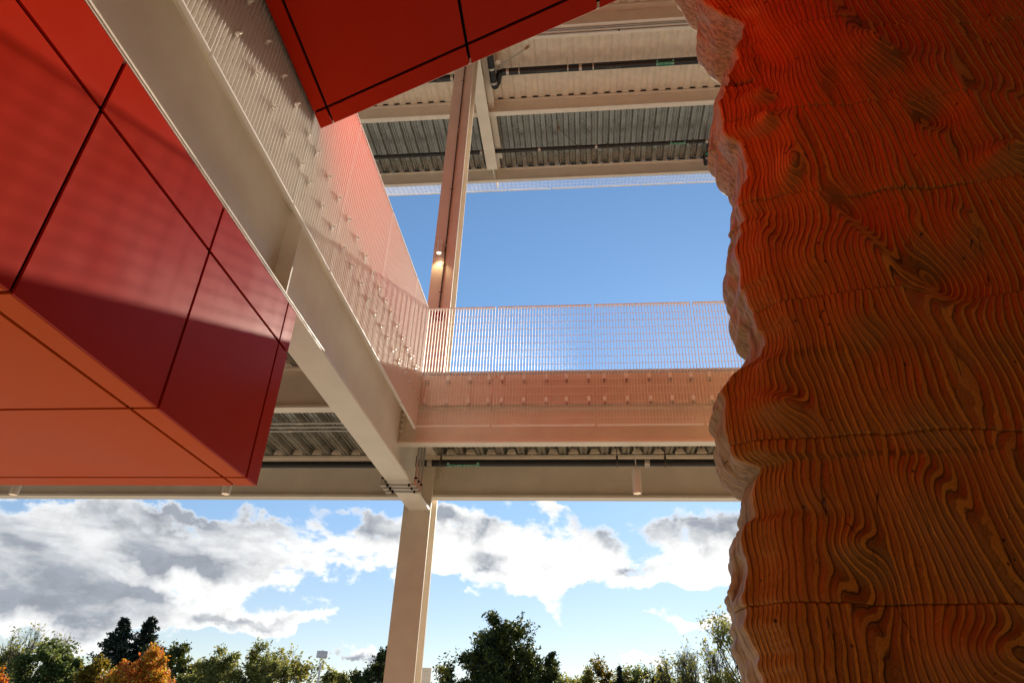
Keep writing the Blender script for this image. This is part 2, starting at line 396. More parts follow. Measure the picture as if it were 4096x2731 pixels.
sp_w = [(-1.779, -.992)] + [(-.962+i*1.1085, -.962+i*1.1085+1.078) for i in range(0, 5)]
GW = guard('mesh_guard', 'cream welded mesh guard along the walkway in front of the blue sky', 'x', 6.6, sp_w, 2.887, 4.390, None, 1, base=(-1.78, 6.6, 2.887))
sp_l = [(5.945, 6.575), (4.868, 5.925), (3.79, 4.848), (2.70, 3.77), (1.62, 2.68), (.54, 1.60), (-.54, .52), (-1.62, -.56)]
sp_l = [(5.945, 6.575), (4.86, 5.925), (3.785, 4.84), (3.085, 3.765), (2.005, 3.065), (.925, 1.985), (-.155, .905), (-1.235, -.175)]
GL = guard('mesh_guard', 'cream welded mesh guard beside the deep girder seen edge-on with pink glow', 'y', -1.785, sp_l, 2.850, 4.360, None, 1, base=(-1.785, 6.5, 2.85))
sp_r = [(-7.32+i*1.1085, -7.32+i*1.1085+1.078) for i in range(0, 14)]
GRF = guard('mesh_guard', 'narrow strip of cream mesh guard hanging along the outer roof edge', 'x', 12.75, sp_r, 11.98, 13.45, None, 1, base=(0, 12.75, 11.98))
brk = MB()
for x in np.arange(-7, 8, 2.2): brk.box(x-.02, x+.02, 12.30, 12.74, 12.50, 12.54)
brk.build('outrigger_bracket', STEEL, GRF)
# clips that hold the mesh to the slab edges
def clip_w(x, z, root):
    m_ = MB(); m_.box(x-.018, x+.018, 6.583, 6.5865, z-.022, z+.03); m_.tube((x, 6.583, z+.022), (x, 6.572, z+.022), .016, .013, n=8)
    o = m_.build('clip', GRATE, root)
    B(x-.013, x+.017, 6.600, 6.631, z-.044, z-.016).build('stud', GALVP, o)
cl = [-1.716, -1.475, -1.234, -1.02, -.876, -.632, -.391, -.176, .065, .229, .47, .71, .93, 1.15, 1.34, 1.58, 1.82, 2.04]
for x in cl: clip_w(x, 3.452, GW); clip_w(x, 3.183, GW)
def clip_l(y, z, root):
    m_ = MB(); m_.box(-1.7725, -1.766, y-.014, y+.014, z-.020, z+.020)
    m_.tube((-1.766, y, z+.004), (-1.748, y, z+.004), .013, .010, n=8); m_.tube((-1.748, y, z+.004), (-1.738, y, z+.004), .006, n=6)
    m_.build('clip', TRIM, root, smooth=False)
ys_ = [1.62, 1.86, 2.10, 2.344, 2.58, 2.79, 3.03, 3.19, 3.43, 3.65, 3.89, 4.114, 4.35, 4.57, 4.80, 5.0, 5.20, 5.43, 5.66, 5.87, 6.05, 6.28, 6.50]
for y in ys_: clip_l(y, 3.434, GL); clip_l(y, 3.160, GL)

# ------------------------------------------------------------------ red clad boxes
def inset(poly, d):
    n = len(poly); out = []
    for i in range(n):
        p0, p1, p2 = Vector(poly[i-1]), Vector(poly[i]), Vector(poly[(i+1) % n])
        e1 = (p1-p0).normalized(); e2 = (p2-p1).normalized()
        n1 = Vector((-e1.y, e1.x)); n2 = Vector((-e2.y, e2.x))
        k = 1+n1.dot(n2); out.append(tuple(p1+(n1+n2)*(d/k)))
    return out
def panel(poly, plane, pos, th, m_, root, gap=.0095):
    """poly CCW in plane coords; plane 'z' soffit (x,y), 'x' face (y,z), 'y' face (x,z)"""
    q = inset(poly, gap)
    return MB().prism(q, plane, pos, pos+th).build('cladding_panel', m_, root)
def rect(a, b, c, d): return [(a, c), (b, c), (b, d), (a, d)]
XF = -1.866; YE = 3.617; ZB = 1.223; ZT = 2.392
BX = thing('clad_box', 'large red box with orange underside hung below the deep girder at left', 'clad canopy', (-4, 1, ZB))
ysj = [-8, -7.0, -5.6, -3.81, -2.91, -2.01, -1.115, -.217, .681, 1.679, 2.573, 3.477, YE]
ysj = [-6, -4.61, -3.71, -2.81, -1.91, -1.01, -.11, .782, 1.679, 2.573, 3.477, YE]
for a, b in zip(ysj[:-1], ysj[1:]):
    a_, b_ = a, b
    ga = .0085
    panel([(a, ZB-.0085), (b+(.0085 if b == YE else 0), ZB-.0085), (b+(.0085 if b == YE else 0), 2.096), (a, 2.096)], 'x', XF-.012, .012, RED, BX)
    panel([(a, 2.096), (b+(.0085 if b == YE else 0), 2.096), (b+(.0085 if b == YE else 0), ZT+.004), (a, ZT+.004)], 'x', XF-.012, .012, RED, BX)
    xj = [-9, -6.8, -5.2, -3.6, -2.0, XF-.0125+.0085]
    for c, d in zip(xj[:-1], xj[1:]):
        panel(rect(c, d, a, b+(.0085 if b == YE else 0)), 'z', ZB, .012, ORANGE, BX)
for c, d in zip(xj[:-1], xj[1:]): panel(rect(c, d, ZB+.004, ZT), 'y', YE-.012, .012, RED, BX)
B(-9, XF-.020, -6, YE-.020, ZB+.020, ZT-.002).build('backing', JOINT, BX)

# second box: dark red ceiling with a slanting front
Z2 = 3.60; Z2T = 7.2
def ey(x): return 3.148-.398*(x+1.769)
XL = -1.758
BY = thing('clad_box', 'dark red ceiling box with a slanting front edge overhead in the top centre', 'clad canopy', (0, 0, Z2))
xj2 = [XL, -1.656, -.652, .128, 1.13, 2.13, 3.13]
off = .135
for a, b in zip(xj2[:-1], xj2[1:]):
    la = a-(.0085 if a == XL else 0)
    panel([(la, ey(a)-off), (b, ey(b)-off), (b, ey(b)+.010), (la, ey(a)+.010)], 'z', Z2, .012, RED, BY)
    panel([(la, -1.2), (b, -1.2), (b, ey(b)-off), (la, ey(a)-off)], 'z', Z2, .012, RED, BY)
    panel([(la, -6), (b, -6), (b, -1.2), (la, -1.2)], 'z', Z2, .012, RED, BY)
    for z0 in (Z2+.016, Z2+.9, Z2+1.8, Z2+2.7):
        z1 = z0+.9
        n_ = Vector((.398, 1, 0)).normalized()*.010
        v = []
        for (x, o_) in ((a+.008, 0), (b-.008, 0)):
            for z in (z0+.006, z1-.008):
                v.append((x, ey(x)-.012, z)); v.append((x+n_.x, ey(x)-.012+n_.y, z))
        MB().add(v, [(0, 4, 6, 2), (1, 3, 7, 5), (0, 1, 5, 4), (2, 6, 7, 3), (0, 2, 3, 1), (4, 5, 7, 6)]).build('cladding_panel', RED, BY)
tr = MB()
tr.add([(x, ey(x)+d, z) for x in (XL, 3.13) for d, z in ((-.002, Z2+.006), (.006, Z2+.006), (.006, Z2+.016), (-.002, Z2+.016))],
       [(0, 1, 5, 4), (1, 2, 6, 5), (2, 3, 7, 6), (3, 0, 4, 7), (0, 3, 2, 1), (4, 5, 6, 7)])
tr.build('edge_trim', TRIM, BY)
B(XL, XL+.010, -6, 3.12, Z2+.014, Z2T).build('side_panel', RED, BY)
bk = MB(); bp = [(XL+.012, -5.95), (3.12, -5.95), (3.12, ey(3.12)-.03), (XL+.012, ey(XL)-.03)]
bk.prism(bp, 'z', Z2+.020, Z2T-.01); bk.build('backing', JOINT, BY)

# unseen slanting front added at left, bounces more red onto column and guard
for a, b in ((-2.86, -1.88), (-3.86, -2.86)):
    for z0 in (3.53, 4.5, 5.4, 6.3):
        z1 = {3.53: 4.5, 4.5: 5.4, 5.4: 6.3, 6.3: 7.2}[z0]; n_ = Vector((.398, 1, 0)).normalized()*.010; v = []
        for x in (a+.008, b-.008):
            for z in (z0+.006, z1-.008):
                v.append((x, ey(x)-.012, z)); v.append((x+n_.x, ey(x)-.012+n_.y, z))
        MB().add(v, [(0, 4, 6, 2), (1, 3, 7, 5), (0, 1, 5, 4), (2, 6, 7, 3), (0, 2, 3, 1), (4, 5, 7, 6)]).build('cladding_panel', RED, BY)
MB().prism([(-3.84, -5.95), (-1.89, -5.95), (-1.89, ey(-1.89)-.03), (-3.84, ey(-3.84)-.03)], 'z', 3.53, Z2T-.01).build('backing', JOINT, BY)

# unseen wall added behind the viewer, blocks blue sky and bounces warm light
BWL = thing('added_wall', 'tan wall added behind the viewer to block sky and bounce light', 'wall', (0, -8.2, GZ))
B(-14, 10, -8.3, -8.2, GZ, 12.3).build('added_wall_panel', WALLM, BWL)

BWR = thing('added_wall', 'tan wall added far to the right to cut sky light on the carved timber', 'wall', (8.5, -2, GZ))  # unseen wall added to cut sky light on the timber front
B(8.4, 8.5, -8.19, 5.5, GZ, 12.2).build('added_wall_panel', WALLM, BWR)

# ------------------------------------------------------------------ pipes
def text_mesh(s, size, m_, name, parent, origin, right, up, ext=.0004, wrap=None):
    cu = bpy.data.curves.new(name, 'FONT'); cu.body = s; cu.size = size; cu.extrude = ext; cu.align_x = 'CENTER'; cu.align_y = 'CENTER'
    cu.resolution_u = 2
    tmp = bpy.data.objects.new(name, cu); col.objects.link(tmp)
    dg = bpy.context.evaluated_depsgraph_get(); me = bpy.data.meshes.new_from_object(tmp.evaluated_get(dg))
    bpy.data.objects.remove(tmp); bpy.data.curves.remove(cu)
    r = Vector(right).normalized(); u = Vector(up).normalized(); n = r.cross(u)
    O = Vector(origin)
    for v in me.vertices:
        p = O + r*v.co.x + u*v.co.y + n*v.co.z
        if wrap:   # wrap = (y, z, radius) : bend round a pipe lying along x
            yy, zz, rad = wrap; t = v.co.y/rad
            a0 = wrap_angle + (t if up[2] > 0 or up[1] > 0 else -t)
            p = Vector((O.x + r.x*v.co.x, yy+math.cos(a0)*(rad+.0012), zz+math.sin(a0)*(rad+.0012)))
        v.co = Vector((p.x*S, p.y*S, p.z*S+CZ)) - parent_loc(parent)
    me.materials.clear(); me.materials.append(m_)
    o = bpy.data.objects.new(name, me); col.objects.link(o); o.parent = parent; return o
wrap_angle = 0
def pipe_x(name, label, x0, x1, y, z, r, clamps, hangers, ztop, labels, print_, hm=RODM):
    global wrap_angle
    root = thing(name, label, 'drain pipe', ((x0+x1)/2, y, z))
    MB().tube((x0, y, z), (x1, y, z), r, n=24).build('pipe', PIPE, root, True)
    for x in clamps:
        m_ = MB().tube((x-.028, y, z), (x+.028, y, z), r+.006, n=20); m_.box(x-.02, x+.02, y-.014, y+.014, z-r-.014, z-r-.004)
        m_.build('coupling', CLAMP, root, True)
    for x in hangers:
        m_ = MB().tube((x-.011, y, z), (x+.011, y, z), r+.008, n=16); m_.tube((x, y, z+r), (x, y, z+r+.05), .012, n=6)
        m_.tube((x, y, z+r), (x, y, ztop), .0035, n=5); m_.build('hanger', hm, root, True)
    wrap_angle = math.radians(-118)
    for s, xa, xb in labels:      # green band label, arrows at both ends, upside-down lettering
        for (xc, w, a0, a1) in ((xa, .035, -172, -70), (xb, .035, -172, -70), ((xa+xb)/2, xb-xa-.034, -132, -72)):
            v = []; f = []; k = 12
            for i in range(k+1):
                t = math.radians(a0+(a1-a0)*i/k)
                for xx in (xc-w/2, xc+w/2): v.append((xx, y+math.cos(t)*(r+.0008), z+math.sin(t)*(r+.0008)))
            for i in range(k): f.append((2*i, 2*i+1, 2*i+3, 2*i+2))
            MB().add(v, f).build('label_band', GREEN, root)
        wrap_angle = math.radians(-106)
        text_mesh(s, (xb-xa)*.135*1.05, WHITE, 'lettering', root, ((xa+xb)/2, y, z), (-1, 0, 0), (0, -1, 0), wrap=(y, z, r+.0012))
        for xc in (xa, xb):
            for ad in (-150, -92):
                v = []
                for (dx, dt) in ((-.013, 0), (0, -.012), (0, -.004), (.013, -.004), (.013, .004), (0, .004), (0, .012)):
                    t = math.radians(ad)+dt/r; v.append((xc+dx, y+math.cos(t)*(r+.0022), z+math.sin(t)*(r+.0022)))
                MB().add(v, [(0, 1, 6), (2, 3, 4, 5)]).build('arrow', WHITE, root)
    wrap_angle = math.radians(-92)
    for s, xc in print_:
        text_mesh(s, r*.55, GREYP, 'pipe_print', root, (xc, y, z), (-1, 0, 0), (0, -1, 0), ext=0, wrap=(y, z, r))
    return root
PT = 'CHARLOTTE PIPE  USA 3 NO HUB  CISPI 301 NSF  CODE 11 30 21'
P1 = pipe_x('drain_pipe', 'black storm drain pipe with green label under the walkway deck right of the girder', -2.0, 9, 7.6, 2.852, .041,
            [-1.83, .72], [-1.70, .38, .93, 2.2], 3.2, [('STORM DRAIN', -1.60, -1.245)], [(PT, -.55), (PT, 1.5), ('09 22', -1.76)])
B(-1.99, -1.985, 7.53, 7.67, 2.79, 2.92).build('pipe_collar', PIPE, P1)
P1b = pipe_x('drain_pipe', 'black drain pipe continuing left of the girder below the ribbed deck', -14, -2.02, 7.6, 2.835, .041, [-4.4], [-5.2], 3.2, [], [(PT, -3.3)])
P2 = pipe_x('drain_pipe', 'black waste pipe with green label crossing the plastered roof deck', -1.52, 10, 9.25, 12.0, .072,
            [-1.42, .08, 3.0], [-1.18, -.175, .34, 2.45], 12.27, [('SANITARY WASTE', 1.627, 1.943)], [('USA 4 NO HUB 40 CISPI 301', -.6), ('CODE 11 30 01 31', .75)], CLAMP)
P3 = pipe_x('drain_pipe', 'thin black storm drain pipe crossing the shiny ribbed roof deck', -14, 3.02, 11.42, 11.99, .045,
            [-2.27, -.9, .42, 2.92], [-3.9, -2.12, .0, .68, 2.62], 12.27, [('STORM DRAIN', 2.117, 2.429)], [(PT, -3.2), (PT, -1.0), (PT, 1.2)])
P4 = pipe_x('drain_pipe', 'black waste pipe stub left of the column under the plastered roof deck', -14, -1.95, 9.32, 12.0, .072, [-2.6], [-2.9], 12.27, [], [('CISPI 301 CODE', -2.75)])
# trap and riser beside the roof girder
T = thing('pipe_trap', 'black pipe bend and riser hanging beside the roof girder top centre', 'drain pipe', (-1.68, 9.2, 11.9))
t_ = MB(); pts = [Vector((-1.73, 8.2, 11.92)), Vector((-1.73, 9.45, 11.92)), Vector((-1.72, 9.53, 11.93)), Vector((-1.70, 9.56, 11.99)), Vector((-1.66, 9.52, 12.05)), Vector((-1.60, 9.30, 12.03)), Vector((-1.50, 9.25, 12.0))]
for a, b in zip(pts[:-1], pts[1:]): t_.tube(a, b, .068, n=18)
for q in pts[1:-1]:
    for k in range(1): t_.tube(q-Vector((0, .0, .034)), q+Vector((0, 0, .034)), .066, n=14)
t_.build('bend', PIPE, T, True)
c_ = MB().tube((-1.73, 9.05, 11.92), (-1.73, 9.10, 11.92), .077, n=18); c_.tube((-1.73, 9.40, 11.92), (-1.73, 9.45, 11.92), .077, n=18); c_.build('coupling', CLAMP, T, True)
MB().tube((-1.60, 9.02, 12.0), (-1.60, 9.02, 12.262), .055, .075, n=14).build('drain_bowl', PLAST, T, True)
MB().tube((-1.57, 9.08, 11.97), (-.93, 8.86, 12.25), .014, n=8).build('brace_rod', GALVP, T, True)
MB().tube((-1.03, 8.895, 12.205), (-.96, 8.87, 12.235), .022, n=8).build('rusty_swivel', RUST, T, True)
T2 = thing('pipe_trap', 'short black pipe elbow hanging by the roof edge next to the carved wood', 'drain pipe', (3.0, 12, 11.95))
t2 = MB()
for a, b in zip([(2.96, 11.42, 11.99), (3.0, 11.7, 11.99), (3.0, 12.1, 11.95)], [(3.0, 11.7, 11.99), (3.0, 12.1, 11.95), (3.0, 12.12, 12.25)]): t2.tube(a, b, .05, n=14)
t2.build('bend', PIPE, T2, True)
B(2.955, 3.045, 11.86, 11.90, 11.91, 12.03).build('coupling', CLAMP, T2)
B(2.945, 3.055, 11.72, 11.78, 11.92, 11.935).build('green_tag', GREEN, T2)
SB = thing('sway_brace', 'small rusty sway brace above the thin roof pipe', 'pipe brace', (-.3, 11.2, 12.2))
MB().tube((-.02, 11.4, 12.03), (-.42, 11.08, 12.25), .007, n=6).build('brace_rod', RODM, SB)
MB().tube((-.44, 11.05, 12.262), (-.44, 11.05, 12.20), .03, .015, n=8).build('anchor', RUST, SB)

# conduits
def conduit(name, label, runs, r, m_=GALVP, fittings=()):
    root = thing(name, label, 'conduit', runs[0][0])
    for a, b in runs: MB().tube(a, b, r, n=10).build('tube', m_, root, True)
    for a, b, q in fittings: MB().tube(a, b, q, n=10).build('coupling', CLAMP if q > r*1.4 else JOINT, root, True)
    return root
for i, (y, zz) in enumerate(((6.93, 2.365), (7.04, 2.365), (7.15, 2.365))):
    xr = -1.806+i*.004; xl = -2.168; r = .0135
    root = conduit('conduit', ['galvanised conduit looping under the girder, the nearest of the three', 'galvanised conduit looping under the girder, the middle of the three', 'galvanised conduit looping under the girder, the one closest to the column'][i],
        [((xr, y, zz), (xr, y, 3.15)), ((xr-.02, y, zz-.012), (xl+.02, y, zz-.012)), ((xl, y, zz), (xl, y, 3.085)), ((xl, y, 3.085), (-14, y+.02, 3.085))], r,
        fittings=[((xr, y, zz-.02), (xr, y, zz+.05), .021), ((xr+.008, y, zz-.012), (xr-.05, y, zz-.012), .021), ((xr, y, zz+.05), (xr, y, zz+.075), .0165), ((xr-.05, y, zz-.012), (xr-.075, y, zz-.012), .0165),
                  ((xl, y, zz-.02), (xl, y, zz+.05), .021), ((xl-.008, y, zz-.012), (xl+.05, y, zz-.012), .021), ((xl, y, zz+.05), (xl, y, zz+.075), .0165), ((xl+.05, y, zz-.012), (xl+.075, y, zz-.012), .0165),
                  ((-3.2-i*.1, y, 3.085), (-3.26-i*.1, y, 3.085), .019), ((-2.2, y, 3.085), (-2.13, y, 3.085), .021)])
    root['group'] = 'conduits looping under the girder'
conduit('conduit', 'dark thin conduit running up the face of the tall column', [((-2.013, 7.985, 5.30), (-2.013, 7.985, 11.7))], .011, RODM,
        [((-2.013, 7.985, z), (-2.013, 7.985, z+.05), .0165) for z in (6.42, 8.9)] + [((-2.05, 7.99, z), (-1.99, 7.99, z), .005) for z in (5.6, 6.1, 7.6, 10.2)])
for i, y in enumerate((8.14, 8.175, 8.24)):
    conduit('conduit', 'thin grey conduit under the heavy roof beam, ' + ['nearest', 'middle', 'farthest'][i] + ' of three', [((-1.3, y, 11.693), (9, y, 11.693))], .011 if i < 2 else .016, GALVP,
            [((x, y, 11.693), (x+.03, y, 11.693), .018) for x in (.1+.35*i, 2.3)])['group'] = 'conduits under the heavy roof beam'

# ------------------------------------------------------------------ downlights
def pendant(x, y, zb, label):
    root = thing('downlight', label, 'lamp', (x, y, zb), 'cylinder downlights')
    m_ = MB().tube((x, y, zb), (x, y, zb+.275), .049, n=28, cap=False); m_.tube((x, y, zb+.27), (x, y, zb+.275), .049, n=28); m_.tube((x, y, zb), (x, y, zb+.05), .043, n=28, cap=False)
    m_.build('lamp_shade', LAMPW, root, True)
    MB().tube((x, y, zb+.030), (x, y, zb+.032), .043, n=24).build('diffuser', LAMPW, root, True)
    MB().tube((x, y, zb+.022), (x, y, zb+.0295), .026, n=24).build('bulb', GLOWD, root, True)
    MB().tube((x, y, zb+.275), (x, y, 3.19), .006, n=6).build('stem', LAMPW, root, True)
    return root
pendant(.56, 7.2, 2.356, 'white cylinder downlight hanging on a stem right of the column')
pendant(-4.064, 7.2, 2.335, 'white cylinder downlight just below the right end of the orange box')
pendant(-6.682, 7.2, 2.32, 'white cylinder downlight at the far left edge below the orange box')
lr = thing('wall_lamp', 'lit cylinder lamp mounted on the face of the tall column', 'lamp', (-2.09, 7.93, 6.26))
m_ = MB().tube((-2.09, 7.915, 6.255), (-2.09, 7.915, 6.50), .034, n=24, cap=False); m_.tube((-2.09, 7.915, 6.495), (-2.09, 7.915, 6.50), .034, n=24); m_.build('lamp_shade', LAMPW, lr, True)
MB().tube((-2.09, 7.915, 6.262), (-2.09, 7.915, 6.264), .030, n=24).build('bulb', GLOW, lr, True)
B(-2.14, -2.03, 7.96, 7.999, 6.31, 6.44).build('bracket', STEEL2, lr)
pl = bpy.data.lights.new('lamp_light', 'SPOT'); pl.energy = 5; pl.color = (1, .72, .38); pl.spot_size = math.radians(100); pl.spot_blend = .7; pl.shadow_soft_size = .03
po = bpy.data.objects.new('lamp_light', pl); col.objects.link(po); po.parent = lr; po.location = (0, -.015*S, -.02*S); po.rotation_euler = (0, 0, 0)
al = thing('fire_alarm', 'red fire alarm horn fixed to the column behind the mesh guard', 'fire alarm', (-2.014, 7.97, 5.11))
B(-2.078, -1.952, 7.945, 7.999, 5.115, 5.235).build('housing', ALARM, al)
B(-2.06, -1.97, 7.94, 7.999, 5.238, 5.275).build('strobe_lens', WHITE, al)
B(-2.035, -1.998, 7.9435, 7.9448, 5.155, 5.18).build('label_plate', WHITE, al)
B(-1.95, -1.925, 7.96, 7.99, 5.15, 5.19).build('side_knob', ALARM, al)
# ------------------------------------------------------------------ carved laminated timber column
SIL = [(4.95,.70),(4.622,.775),(4.532,.806),(4.495,.873),(4.365,.846),(4.261,.824),(4.144,.827),(4.022,.854),(3.94,.916),(3.901,1.012),(3.777,.991),(3.751,.952),(3.695,.924),(3.629,.91),(3.563,.876),(3.379,.839),(3.266,.803),(3.083,.783),(3.034,.815),(2.985,.807),(2.927,.838),(2.855,.879),(2.731,.89),(2.656,.881),(2.571,.851),(2.49,.834),(2.363,.82),(2.223,.78),(2.118,.758),(2.034,.779),(1.911,.768),(1.84,.774),(1.796,.792),(1.752,.818),(1.65,.825),(1.622,.792),(1.591,.776),(1.527,.718),(1.458,.644),(1.389,.616),(1.344,.605),(1.271,.619),(1.179,.61),(1.116,.607),(1.054,.628),(1.024,.661),(1.014,.713),(.954,.708),(.896,.678),(.832,.661),(.776,.62),(.721,.61),(.601,.604),(.556,.588),(.47,.588),(.35,.576),(.324,.603),(.239,.608),(0,.66),(-.5,.58),(-1.37,.5)]
FE = [(4.95,.72),(4.4,.78),(4.077,.811),(3.947,.902),(3.821,1.029),(3.723,.998),(3.622,.947),(3.515,.946),(3.467,.91),(3.323,.863),(3.198,.814),(3.117,.79),(3.039,.79),(2.987,.803),(2.909,.793),(2.825,.856),(2.739,.879),(2.583,.869),(2.504,.83),(2.387,.806),(2.292,.814),(2.211,.783),(2.096,.745),(1.965,.754),(1.865,.747),(1.799,.758),(1.726,.781),(1.689,.791),(1.603,.807),(1.521,.795),(1.484,.752),(1.447,.686),(1.409,.639),(1.342,.598),(1.28,.605),(1.215,.599),(1.098,.597),(1.043,.599),(1.013,.646),(1.006,.697),(.964,.694),(.887,.666),(.788,.649),(.766,.61),(.692,.595),(.596,.595),(.533,.574),(.463,.569),(.358,.563),(.302,.595),(.213,.597),(-.1,.66),(-.6,.57),(-1.37,.5)]
def prof(tab):
    a = np.array(sorted(tab)); return lambda z: np.interp(z, a[:, 0], a[:, 1])
pS, pF = prof(SIL), prof(FE)
def smooth_prof(p, z, w):
    return sum(p(z+o*w)*k for o, k in ((-1, .2), (-.5, .2), (0, .2), (.5, .2), (1, .2)))
def vnoise(x, z, sx, sz, seed):
    r = np.random.default_rng(seed); Lt = r.random((64, 64))
    u = x/sx+17.3; w = z/sz+9.1
    i = np.floor(u).astype(int); j = np.floor(w).astype(int); fu = u-i; fw = w-j
    fu = fu**3*(fu*(fu*6-15)+10); fw = fw**3*(fw*(fw*6-15)+10)
    g_ = lambda a, b: Lt[a % 64, b % 64]
    return (g_(i, j)*(1-fu)*(1-fw)+g_(i+1, j)*fu*(1-fw)+g_(i, j+1)*(1-fu)*fw+g_(i+1, j+1)*fu*fw)*2-1
KN = [(.80,1.215,.10,.075,.060,.5),(1.02,3.117,.075,.055,.05,.2),(1.0,2.90,.05,.06,.045,.0),(1.06,2.55,.06,.13,.04,-.3),(1.62,3.33,.10,.12,.06,.3),(1.85,2.87,.10,.10,-.05,0),(.96,.66,.09,.08,.045,.2),(2.02,2.5,.10,.07,.06,-.4),(1.6,1.86,.12,.14,-.05,.2),(1.25,.86,.10,.15,.045,.3),(1.35,2.2,.1,.2,-.04,.2),(1.3,.3,.15,.1,.05,.2),(1.15,1.6,.08,.12,.035,.1)]
LAY = .0158
WK = 1.5      # the layout of this piece was drawn at a smaller size; WK brings it to its real size and place
JZ = [GZ/WK+.003, -.167, .463, 1.09, 1.73, 2.375, 2.98, 3.608, 4.25, 4.92]
YF, YB = 2.70, 3.05
def relief(s, x, z, blk):
    o = (blk*7919 % 13-6)*.0022
    X = x+o
    h = -.10*(1-np.exp(-s/.14))                                   # swells toward the viewer away from the edge
    h += .066*vnoise(X+.16*z, z, .42, .95, 3)+.034*vnoise(X+.2*z, z, .19, .32, 5)+.015*vnoise(X+.1*z, z, .11, .24, 8)+.003*vnoise(X, z, .06, .12, 12)
    h += .008*vnoise(X, z, .30, .30, 21+blk)
    for kx, kz, rx, rz, a, sk in KN:
        dx = (X-kx)+sk*(z-kz); h -= a*1.7*np.exp(-(dx/rx)**2-((z-kz)/rz)**2)
    return h
def timber_mat():
    m = bpy.data.materials.new('laminated_fir'); m.use_nodes = True; t = m.node_tree; b = t.nodes['Principled BSDF']; q = G(t)
    at = q.n('ShaderNodeAttribute', attribute_name='layer').outputs['Fac']
    sd = q.n('ShaderNodeAttribute', attribute_name='flank').outputs['Fac']
    P = q.n('ShaderNodeTexCoord').outputs['Object']
    w = q.m('ADD', at, q.m('MULTIPLY', q.m('SUBTRACT', q.noise(P, 9, 3), .5), .55))
    fr = q.m('FRACT', w); fl = q.m('FLOOR', w)
    rampv = q.m('MULTIPLY', q.step(fr, .44, .56), q.step(fr, 1.0, .93))      # 0 light board, 1 dark board
    wn = q.n('ShaderNodeTexWhiteNoise', noise_dimensions='1D'); t.links.new(fl, wn.inputs['W'])
    tone = q.step(wn.outputs['Value'], 0, 1, .90, 1.10)
    # fine growth lines inside every board
    gl = q.m('SINE', q.m('ADD', q.m('MULTIPLY', at, 34.), q.m('MULTIPLY', q.noise(q.v('MULTIPLY', P, (1., 1., .5)), 13, 3, .5), 60.)))
    gl = q.step(gl, .2, 1., 1., .74)
    c = q.mix(rampv, (.68, .275, .032, 1), (.31, .115, .015, 1))
    c = q.mix(q.m('MULTIPLY', q.step(fr, .30, .42), q.step(fr, .56, .44)), c, (.07, .022, .005, 1))  # dark line in each groove: its shade put into the colour
    big = q.noise(P, 1.7, 4, .6)
    c = q.mix(q.step(big, .35, .7, 0, .55), c, (.50, .125, .013, 1))
    sc_ = q.v('SCALE', c); t.links.new(q.m('MULTIPLY', tone, gl), sc_.node.inputs['Scale']); c = sc_
    # knots and small pitch pockets
    vo = q.n('ShaderNodeTexVoronoi'); vo.inputs['Scale'].default_value = 5.5; t.links.new(q.v('MULTIPLY', P, (1., .35, .8)), vo.inputs['Vector'])
    kn = q.step(vo.outputs['Distance'], .035, .075, 1, 0)
    vo2 = q.n('ShaderNodeTexVoronoi'); vo2.inputs['Scale'].default_value = 13; t.links.new(q.v('MULTIPLY', P, (1., .3, .42)), vo2.inputs['Vector'])
    kn2 = q.m('MULTIPLY', q.step(vo2.outputs['Distance'], .035, .06, 1, 0), q.step(q.noise(P, 3.3, 2), .42, .50))
    c = q.mix(q.m('MAXIMUM', kn, kn2), c, (.022, .012, .006, 1))
    # long shakes (cracks) that wander down the column
    cz = q.noise(q.v('MULTIPLY', P, (7., .4, .35)), 1.0, 2, .4)
    ck = q.m('MULTIPLY', q.step(q.m('ABSOLUTE', q.m('SUBTRACT', cz, .5)), .0, .0032, 1, 0), q.step(q.noise(P, 1.3, 1), .52, .57))
    c = q.mix(ck, c, (.02, .01, .006, 1))
    # flank: long horizontal-ish lines, quieter; the sky's pale sheen put into the colour
    fn = q.noise(q.v('MULTIPLY', P, (10., 18., 1.4)), 1.6, 5, .65, .4)
    cf = q.mix(q.step(fn, .35, .68), (.40, .23, .10, 1), (.17, .085, .036, 1))
    c = q.mix(sd, c, cf)
    t.links.new(c, b.inputs['Base Color'])
    b.inputs['Roughness'].default_value = .45; b.inputs['Specular IOR Level'].default_value = .22
    t.links.new(q.m('MULTIPLY_ADD', sd, .15, .45), b.inputs['Roughness'])
    bn = q.n('ShaderNodeBump'); bn.inputs['Strength'].default_value = .35; bn.inputs['Distance'].default_value = .004
    t.links.new(q.m('ADD', q.m('MULTIPLY', gl, .5), q.m('MULTIPLY', fn, .8)), bn.inputs['Height']); t.links.new(bn.outputs[0], b.inputs['Normal'])
    return m
TIM = timber_mat()
TR = thing('carved_timber_column', 'huge carved timber column with swirling ridged grain filling the right side', 'wood sculpture', (2.6, 4.5, GZ))
